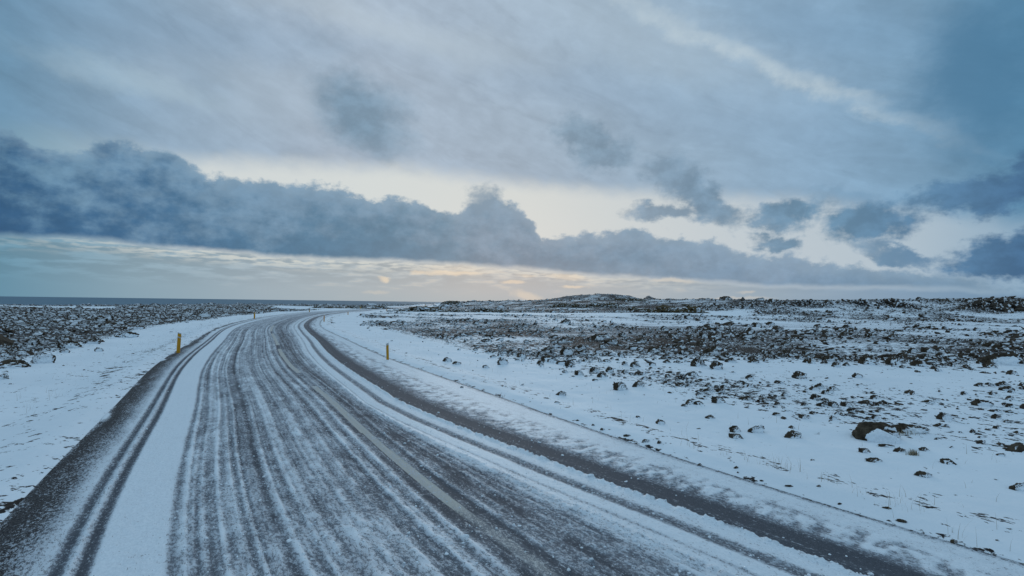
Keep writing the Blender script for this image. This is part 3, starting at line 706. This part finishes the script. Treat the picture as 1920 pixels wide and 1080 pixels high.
HERO = [  # px, base py, width px, height px, variant, label
 (1645, 823, 76, 28, 12, 'largest brown lava boulder, rounded, with a big oval snow patch on its face'),
 (1704, 813, 56, 13, 3, 'flat brown slab lying against the right side of the big snow-patched boulder'),
 (1343, 692, 26, 15, 1, 'rounded dark boulder above the clean snow patch, right one of a pair'),
 (1307, 687, 27, 19, 2, 'jagged upright boulder above the clean snow patch, left one of a pair'),
 (1370, 679, 17, 9, 4, 'small rounded rock just behind and right of the pair of dark boulders'),
 (1625, 682, 34, 17, 5, 'brown wedge-shaped boulder, left end of the row of three at the rubble edge'),
 (1674, 684, 28, 17, 6, 'square boulder with snow on its right, middle of the row of three boulders'),
 (1724, 687, 31, 12, 7, 'low dark boulder, right end of the row of three at the rubble edge'),
 (1874, 683, 54, 29, 8, 'massive dark boulder with sloping snow on its right, near the right end of the field'),
 (1857, 690, 20, 13, 9, 'dark stone leaning at the left foot of the massive right-hand boulder'),
 (1162, 732, 30, 16, 10, 'arched brown boulder framing a white snow face, left of two in the open snow'),
 (1196, 727, 21, 11, 11, 'peaked brown rock to the right of the arched boulder in the open snow'),
 (1143, 698, 17, 10, 1, None), (1128, 709, 20, 11, 2, None), (1062, 665, 23, 15, 3, 'tall jagged rock on the left part of the stony field'),
 (1092, 664, 14, 9, 4, None), (977, 671, 20, 10, 5, None), (1028, 677, 36, 11, 6, 'long low rock holding a strip of snow, left part of the field'), (1014, 684, 14, 8, 7, None), (1052, 683, 19, 9, 8, None),
 (1060, 701, 11, 7, 9, None), (1085, 704, 19, 9, 10, None), (1051, 740, 18, 8, 11, None), (1116, 715, 12, 5, 0, None), (1171, 685, 12, 7, 1, None),
 (1189, 688, 18, 11, 2, None), (1223, 686, 12, 7, 3, None), (1252, 670, 16, 8, 4, None), (1293, 756, 18, 10, 5, None), (1309, 757, 18, 7, 6, None),
 (1284, 761, 14, 5, 7, None), (1188, 655, 20, 9, 8, None), (1168, 631, 15, 9, 9, None),
 (1346, 757, 28, 13, 10, 'humped brown rock with a snow apron, midway across the open snow'),
 (1412, 680, 18, 8, 11, None), (1522, 682, 13, 11, 0, None), (1567, 688, 17, 9, 1, None), (1586, 686, 13, 7, 2, None),
 (1607, 708, 17, 8, 3, 'lone small rock in the middle of the clean snow patch'), (1536, 728, 16, 10, 4, None), (1546, 739, 14, 8, 5, None), (1562, 730, 16, 6, 6, None), (1509, 761, 13, 5, 7, None),
 (1417, 806, 28, 16, 8, 'dark arched rock with a snowy hollow, right one of two in the nearer field'), (1379, 805, 19, 15, 9, 'dark arched rock with a snowy hollow, left one of two in the nearer field'),
 (1378, 817, 28, 9, 10, None), (1485, 818, 28, 13, 11, None), (1735, 674, 19, 9, 0, None), (1805, 669, 19, 8, 1, None), (1838, 682, 15, 9, 2, None),
 (1840, 760, 32, 11, 3, 'wide low rock at the right side of the nearer field'), (1888, 733, 20, 10, 4, None), (1860, 741, 11, 8, 5, None), (1775, 868, 25, 10, 6, None),
 (1733, 888, 27, 10, 7, None), (1908, 914, 28, 16, 8, 'dark angular stone at the right edge of the picture, beside the clean slope'), (1640, 860, 28, 8, 9, None), (1620, 846, 22, 8, 10, None), (1685, 845, 20, 7, 11, None), (1662, 836, 26, 6, 0, None),
 (1455, 781, 16, 5, 1, None), (1330, 782, 18, 6, 2, None), (942, 684, 19, 13, 3, None), (925, 671, 10, 5, 4, None), (838, 678, 19, 9, 5, None), (910, 690, 13, 6, 6, None), (857, 683, 16, 6, 7, None),
 (80, 681, 32, 19, 8, 'pointed dark rock standing out of the snow bank on the far left'), (26, 690, 56, 19, 9, 'broad dark rock mass at the left edge behind the snow bank'),
 (128, 653, 42, 14, 10, 'long dark rock ridge left of the bare grey patch'), (172, 645, 24, 11, 11, None), (238, 633, 38, 15, 0, 'dark rock cluster at the end of the grey patch, nearest the left marker post'), (60, 646, 30, 12, 1, None),
 (5, 710, 16, 11, 2, None), (185, 658, 14, 7, 3, None), (122, 662, 14, 8, 4, None), (40, 664, 30, 9, 5, None), (8, 668, 22, 9, 6, None),
]
hero_xy = []
def hit(px, py):                  # where a sight line first meets the land
    X, Y, Z = ray(px, py); t = np.exp(np.linspace(math.log(4), math.log(700), 1500))
    zt = terrain(X * t, Y * t); k = np.nonzero(EYE + Z * t < zt)[0]
    i = k[0] if len(k) else -1
    return float(X * t[i]), float(Y * t[i])
for (px, py, w, h, v, lb) in HERO:
    x, y = hit(px, py)
    d = math.hypot(x, y); right = px > 700
    snowy = True
    boulder(x, y, w * y / FPX * 1.02, h * y / FPX * 1.15, lb or (LR if right else LL), (GR if right else GL) if lb is None else None, var=v, sink=0.1)
    hero_xy.append((x, y, w * y / FPX))
for (px, py, w, h) in [(865, 728, 8, 5), (1044, 760, 10, 5), (1024, 751, 12, 4), (1083, 792, 8, 4), (1112, 801, 8, 5), (1130, 809, 10, 6), (1176, 822, 16, 7), (1212, 833, 18, 8), (1236, 838, 10, 8), (1311, 875, 11, 8), (1380, 885, 9, 6), (1384, 891, 5, 4), (1428, 906, 9, 4), (1535, 925, 10, 4), (1574, 950, 9, 4), (1663, 964, 14, 5), (1690, 983, 22, 5), (1789, 1020, 15, 8), (1870, 1024, 8, 4), (272, 700, 7, 6), (225, 718, 6, 4), (1480, 918, 14, 4)]:
    x, y = at(px, py, 0.0)
    right = px > 700
    boulder(x, y, w * y / FPX * 0.9, h * y / FPX * 0.85, LV if right else 'small dark stone in the snow along the left road edge', GV if right else 'dark stones along the left road edge', name='stone', cat='stone', snow=False, sink=0.2)
hx = np.array(hero_xy)
# stones too close to a placed boulder give way
dmin = np.min(np.hypot(PTS[:, 0, None] - hx[None, :, 0], PTS[:, 1, None] - hx[None, :, 1]) / (hx[None, :, 2] * 0.85 + 0.12), axis=1)
ok = dmin > 1
PTS, size = PTS[ok], size[ok]
ap = size / PTS[:, 1] * (0.5 + RNG.uniform(0, 0.5, len(size)))
order = np.argsort(-ap)
NB = 300 - len(HERO)
inframe = np.abs(PTS[:, 0] / PTS[:, 1]) < 0.88
pick = [i for i in order if inframe[i]][:NB]
for i in pick:
    x, y, z = PTS[i]; w = size[i] * 2.1
    right = to_us(x, y)[0][0] > 0
    boulder(float(x), float(y), w, w * random.uniform(0.42, 0.6), LR if right else LL, GR if right else GL, sink=0.12)
rest = np.ones(len(size), bool); rest[pick] = False
PTS, size = PTS[rest], size[rest]
nearm = PTS[:, 1] < 26; midm = (PTS[:, 1] >= 26) & (PTS[:, 1] < 75); farm = PTS[:, 1] >= 75
def rub(mask, bv, bf, seed, lab, nm):
    o = scatter_mesh('rubble', PTS[mask], size[mask], bv, bf, 24, M_ROCK, seed, sink=0.3)
    return o
# one sheet of rubble for all the small stones
objs = []
o1 = rub(nearm, V2, F2, 3, '', ''); o2 = rub(midm, V1, F1, 4, '', ''); o3 = rub(farm, V0, F0, 5, '', '')
with bpy.context.temp_override(active_object=o1, selected_editable_objects=[o1, o2, o3], object=o1, selected_objects=[o1, o2, o3]):
    bpy.ops.object.join()
tag(o1, 'small dark lava rubble poking out of the snow all over both fields', 'rubble', kind='stuff')
print('stones', len(PTS))

# ------------------------------------------------------------------ marker posts
M_YEL = flat_mat('yellow_plastic', (0.46, 0.23, 0.010), 0.5, 0.10, 9)
M_ORG = flat_mat('orange_plastic', (0.42, 0.17, 0.012), 0.5, 0.10, 9)
M_WHT = flat_mat('grey_white_reflector', (0.40, 0.44, 0.46), 0.35, 0.06, 30)
def bm_obj(name, verts, faces, mat, parent, bev=0.0):
    me = bpy.data.meshes.new(name); me.from_pydata(verts, [], faces); me.materials.append(mat)
    o = bpy.data.objects.new(name, me); COL.objects.link(o); o.parent = parent
    if bev:
        b = o.modifiers.new('bevel', 'BEVEL'); b.width = bev; b.segments = 2
    return o
def slab(w, d, z0a, z0b, z1a, z1b, bulge=0.0):
    """a flat post segment; the cut at each end slopes from a to b"""
    xs = [(-w / 2, 0), (-w * 0.3, -d * bulge), (w * 0.3, -d * bulge), (w / 2, 0), (w / 2, d), (-w / 2, d)]
    n = len(xs); v = []
    for (za, zb) in ((z0a, z0b), (z1a, z1b)):
        for (x, y) in xs:
            k = x / w + 0.5; v.append((x, y - d / 2, za * (1 - k) + zb * k))
    f = [tuple(range(n))[::-1], tuple(range(n, 2 * n))] + [(i, (i + 1) % n, n + (i + 1) % n, n + i) for i in range(n)]
    return v, f
def marker(px, py, hpx, wpx, side, label, lean=0.0, mat=None, group=None, copy_of=None):
    x, y = hit(px, py) if side != 'far' else hit(px, py)
    u_, s_ = to_us(x, y)
    z = float(surface(x, y)[0])
    root = empty('marker_post', (x, y, z - 0.03)); tag(root, label, 'marker post', group)
    H = hpx * y / FPX + 0.03; W = max(wpx * y / FPX, 0.085)
    root.rotation_euler = (0, lean, -math.atan2(x, y) * 0.7)
    mat = mat or M_YEL
    if side == 'left':
        v, f = slab(W, 0.05, -0.3, -0.3, H * 0.955, H * 0.915, 0.4); bm_obj('post_body', v, f, mat, root)
        v, f = slab(W * 1.02, 0.052, H * 0.955, H * 0.915, H, H * 0.955, 0.4); bm_obj('top_cap', v, f, M_WHT, root)
        v, f = slab(W * 0.96, 0.068, H * 0.775, H * 0.715, H * 0.815, H * 0.762, 0.4); bm_obj('reflector', v, f, M_WHT, root)
    else:
        v, f = slab(W, 0.05, -0.3, -0.3, H * 0.84, H * 0.89, 0.4); bm_obj('post_body', v, f, mat, root)
        v, f = slab(W * 1.02, 0.054, H * 0.84, H * 0.89, H * 0.95, H, 0.4); bm_obj('reflector', v, f, M_WHT, root)
    return root
marker(334, 663, 38.5, 5.8, 'left', 'nearest yellow marker post left of the road, white cap and slanted white band', lean=0.04)
marker(727, 676, 32, 4.6, 'right', 'nearest yellow marker post right of the road, slanted grey reflector on top', lean=-0.04)
marker(477, 599, 13, 2.6, 'left', 'small yellow marker post left of the road where it bends', mat=M_YEL)
marker(607.5, 607, 13, 1.9, 'right', 'orange marker post on the inside of the bend', mat=M_ORG)
marker(652.5, 590, 7, 1.4, 'right', 'small orange post just past the orange post on the inside bend', mat=M_ORG)
marker(580, 585, 5, 1.4, 'left', 'tiny yellow post beyond the far left side of the bend', mat=M_YEL)
marker(724.5, 583, 5, 1.2, 'right', 'tiny orange post close to the left end of the mossy bank', mat=M_ORG)
marker(676, 579, 4, 1.6, 'left', 'tiny yellow post against the dark strip behind the far road')
marker(797.5, 575, 5, 1.2, 'right', 'faint distant post beside the last stretch of road')

# ------------------------------------------------------------------ mossy banks and crags far off
M_MOSS = rock_material('brown_moss', (0.030, 0.024, 0.014, 1), (0.120, 0.092, 0.046, 1), True, -0.12)
M_CRAG = rock_material('crag_rock', (0.030, 0.026, 0.022, 1), (0.085, 0.072, 0.058, 1), True, 0.0)
def bank(name, x0, x1, py, hpx, mat, seed, depth=None, lump=0.5, n=None, elong=(0.9, 2.2), flat=(0.4, 0.7), gap=0.0):
    # an outcrop grown from overlapping humps, ragged along its foot and crest
    ax, ay = hit(x0, py - (x1 - x0) * 0.5 * 11.5 / 900); bx, by = hit(x1, py + (x1 - x0) * 0.5 * 11.5 / 900)
    L = math.hypot(bx - ax, by - ay); Y = 0.5 * (ay + by); H = hpx * Y / FPX; Dp = depth or max(3.0, H * 3)
    rg = np.random.default_rng(seed); n = n or int(L * 14 / max(H, 0.5)) + 60
    a_ = rg.uniform(-1, 1, n); b_ = rg.uniform(0, 1, n) ** 0.8
    env = sst(1 - abs(a_), 0, 0.45) * (0.45 + 0.8 * sst(fbm(a_ * L / 5.0, a_ * 0, seed, 3), 0.3, 0.65))
    keep = (vn(a_ * L / 2.2, b_ * 2, seed + 4) > gap)
    a_, b_, env = a_[keep], b_[keep], env[keep]; n = len(a_)
    X = (ax + bx) / 2 + a_ * (bx - ax) / 2 + rg.normal(0, 0.3, n); Yv = (ay + by) / 2 + a_ * (by - ay) / 2 + b_ * Dp + 2.0 * (fbm(a_ * L / 3.0, a_ * 0, seed + 2, 3) - 0.5)
    sz = H * lump * rg.uniform(0.5, 1.15, n) * (0.35 + 0.65 * env)
    zz = terrain(X, Yv) + H * env * sst(b_, -0.1, 0.55) * rg.uniform(0.2, 0.72, n)
    o = scatter_mesh(name, np.stack([X, Yv, zz], -1), sz, V1, F1, 20, mat, seed, flat=flat, elong=elong, sink=0.1)
    return tag(o, kind='structure')
MB = dict(lump=0.42, elong=(1.4, 3.0), flat=(0.45, 0.75))
bank('mossy_bank', 742, 880, 585, 8.5, M_MOSS, 401, **MB)
bank('mossy_bank', 868, 954, 586, 9.5, M_MOSS, 403, **MB)
bank('mossy_bank', 1030, 1110, 577.5, 6.0, M_MOSS, 405, gap=0.3, **MB)
bank('mossy_bank', 1085, 1165, 576, 8, M_MOSS, 407, gap=0.3, **MB)
bank('mossy_bank', 1212, 1334, 587, 14, M_MOSS, 409, gap=0.1, **MB)
bank('mossy_bank', 1178, 1222, 582, 5, M_MOSS, 410, gap=0.4, **MB)
bank('mossy_bank', 580, 665, 578, 5.5, M_MOSS, 411, gap=0.3, **MB)
bank('mossy_bank', 650, 748, 579, 5.0, M_MOSS, 413, gap=0.3, **MB)
bank('mossy_bank', 226, 300, 577, 3.5, M_MOSS, 414, gap=0.4, **MB)
bank('mossy_bank', 1590, 1790, 564, 3.2, M_MOSS, 415, gap=0.3, **MB)
bank('mossy_bank', 1145, 1220, 564, 4, M_MOSS, 416, gap=0.3, **MB)
bank('mossy_bank', 826, 864, 570, 4.0, M_MOSS, 417, **MB)
CR = dict(lump=0.33, elong=(0.9, 1.6), flat=(0.6, 1.0))
bank('rock_outcrop', 1608, 1735, 577, 13, M_CRAG, 419, gap=0.42, **CR)
bank('rock_outcrop', 1490, 1560, 573, 9, M_CRAG, 425, gap=0.42, **CR)
bank('rock_outcrop', 1850, 2010, 586, 24, M_CRAG, 423, gap=0.2, **CR)
bank('rock_outcrop', 1380, 1440, 580, 8, M_CRAG, 427, gap=0.5, **CR)
# cone hill and the cairn on the skyline
def cairn(px, py, wpx, hpx, label, seed):
    x, y = hit(px, py)
    z = float(terrain(x, y)); root = empty('cairn', (x, y, z)); tag(root, label, 'cairn')
    W = wpx * y / FPX; H = hpx * y / FPX; rg = random.Random(seed)
    lv = 5
    for k in range(lv):
        n = max(1, (lv - k)); rad = W * 0.36 * (1 - k / lv)
        for j in range(n):
            o = bpy.data.objects.new('stone', PROTO[rg.randrange(12)][0]); COL.objects.link(o); o.parent = root
            t_ = j / n * 6.283 + k; q = rad if n > 1 else 0
            o.location = (math.cos(t_) * q, math.sin(t_) * q, H * (k + 0.1) / lv)
            sc_ = W * 0.19; o.scale = (sc_ * rg.uniform(.8, 1.3), sc_, H / lv * 1.0); o.rotation_euler = (0, 0, rg.uniform(0, 6))
    return root
cairn(1393, 564, 8, 7.0, 'small pointed stone cairn standing on the skyline right of centre', 3)
cairn(1417.5, 564.5, 4, 3.5, 'tiny stone heap on the skyline right of the pointed cairn', 5)

# ------------------------------------------------------------------ dry grass
M_GRS = flat_mat('dry_grass', (0.26, 0.22, 0.15), 0.8, 0.3, 8)
def blades(pts, hmin, hmax, wid, bend, seed):
    rg = np.random.default_rng(seed); vs, fs = [], []
    for (x, y, z) in pts:
        h = rg.uniform(hmin, hmax); a_ = rg.uniform(0, 6.283); b_ = rg.uniform(0.1, bend) * h; w = wid * rg.uniform(.6, 1.3)
        pa = a_ + 1.57; k = len(vs)
        for i in range(5):
            t_ = i / 4; ww = w * (1 - t_ * 0.85) / 2
            cx_, cy_, cz_ = x + math.cos(a_) * b_ * t_ * t_, y + math.sin(a_) * b_ * t_ * t_, z + h * t_ * (1 - 0.15 * t_)
            vs += [(cx_ - math.cos(pa) * ww, cy_ - math.sin(pa) * ww, cz_), (cx_ + math.cos(pa) * ww, cy_ + math.sin(pa) * ww, cz_)]
        fs += [(k + 2 * i, k + 2 * i + 1, k + 2 * i + 3, k + 2 * i + 2) for i in range(4)]
    return vs, fs
gp = []
def gclump(px, py, n, spread):
    x, y = hit(px, py)
    for _ in range(n):
        xx, yy_ = x + random.gauss(0, spread), y + random.gauss(0, spread); gp.append((xx, yy_))
for (px, py, n, sp_) in [(1422, 882, 5, .07), (1457, 877, 7, .08), (1475, 893, 8, .1), (1490, 885, 7, .1), (1508, 890, 4, .12), (1535, 908, 5, .08), (1545, 912, 4, .1), (1614, 935, 3, .1), (1625, 945, 4, .12), (1683, 955, 8, .1), (1690, 960, 6, .14), (1652, 942, 5, .2), (1720, 968, 8, .15), (1790, 1005, 5, .1), (1288, 845, 4, .05), (1308, 850, 5, .05), (1353, 862, 5, .06), (1410, 878, 8, .08), (1072, 762, 3, .05), (1060, 772, 4, .1), (1145, 765, 3, .08), (1180, 790, 4, .15), (1870, 1015, 6, .2), (90, 750, 6, .15), (70, 765, 5, .2), (30, 745, 5, .3), (560, 700, 0, 0), (135, 705, 6, .3), (100, 742, 6, .1), (1240, 800, 5, .2)]:
    gclump(px, py, n, sp_)
for _ in range(500):
    s_ = random.uniform(3, 45); u_ = random.uniform(4.4, 8) if random.random() < .6 else -random.uniform(5, 9)
    x, y = from_us(np.array([u_]), np.array([s_])); gp.append((float(x[0]), float(y[0])))
ga = np.array(gp); gzv = surface(ga[:, 0], ga[:, 1])
v, f = blades([(a_, b_, c_ - 0.01) for (a_, b_), c_ in zip(gp, gzv)], 0.06, 0.24, 0.004, 0.6, 5)
# the scattered ones are short
gr = bm_obj('dry_grass', v, f, M_GRS, None); tag(gr, 'thin dry grass stalks standing out of the snow along the verges', 'grass', kind='stuff')
def tuft(px, py, n, spread, h0, h1, label):
    x, y = hit(px, py); z = float(surface(x, y)[0]); root = empty('grass_tuft', (x, y, z)); tag(root, label, 'grass tuft')
    rg = np.random.default_rng(int(px)); p = [(rg.normal(0, spread), rg.normal(0, spread * .5), 0) for _ in range(n)]
    v, f = blades(p, h0, h1, 0.008, 0.7, int(px)); bm_obj('blades', v, f, M_GRS, root)
tuft(1712, 852, 110, 0.04, 0.05, 0.11, 'stubby brown grass tuft on a dark stone below the largest boulder')
tuft(1697, 819, 70, 0.13, 0.04, 0.10, 'brown dead grass tuft at the right foot of the largest boulder')

# ------------------------------------------------------------------ clots of snow thrown up on the road
def clots():
    n = 26000; rg = np.random.default_rng(77)
    s_ = 3.0 + (rg.uniform(0, 1, n) ** 1.6) * 20; u_ = rg.uniform(-3.45, 3.0, n)
    cov, h, gr_, pa, sl = road_fields(u_, s_); un_ = nominal(u_, s_)
    p = 0.10 * (un_ > -2.6) * (un_ < 1.0) + 0.9 * np.exp(-((un_ - 1.93) / .06) ** 2) + 0.6 * np.exp(-((un_ - 1.05) / .08) ** 2) + 0.45 * np.exp(-((un_ - 1.6) / .07) ** 2) + 0.7 * np.exp(-((un_ + 3.29) / .035) ** 2) + 0.05 * (un_ > 1.0) * (un_ < 2.5) + 0.35 * np.exp(-((un_ + .3) / .07) ** 2)
    for c, w, a_ in RIDGES:
        if a_ > 0.3: p = p + 0.55 * np.exp(-((un_ - c) / (w * 1.3)) ** 2)
    k = rg.uniform(0, 1, n) < p * 0.8
    k &= ~((un_ > -3.15) & (un_ < -2.68))
    u_, s_, h = u_[k], s_[k], h[k]; x, y = from_us(u_, s_); z = base_z(u_, s_, x, y) + h
    sz = np.exp(rg.normal(-4.75, 0.42, len(u_))); sz = np.clip(sz, 0.003, 0.032)
    o = scatter_mesh('snow_clots', np.stack([x, y, z], -1), sz, V1, F1, 16, M_CLOT, 61, flat=(0.6, 0.95), elong=(0.8, 1.4), sink=0.1, smooth=True)
    tag(o, 'loose clots of snow thrown up along the tyre tracks', 'snow', kind='stuff')
clots()
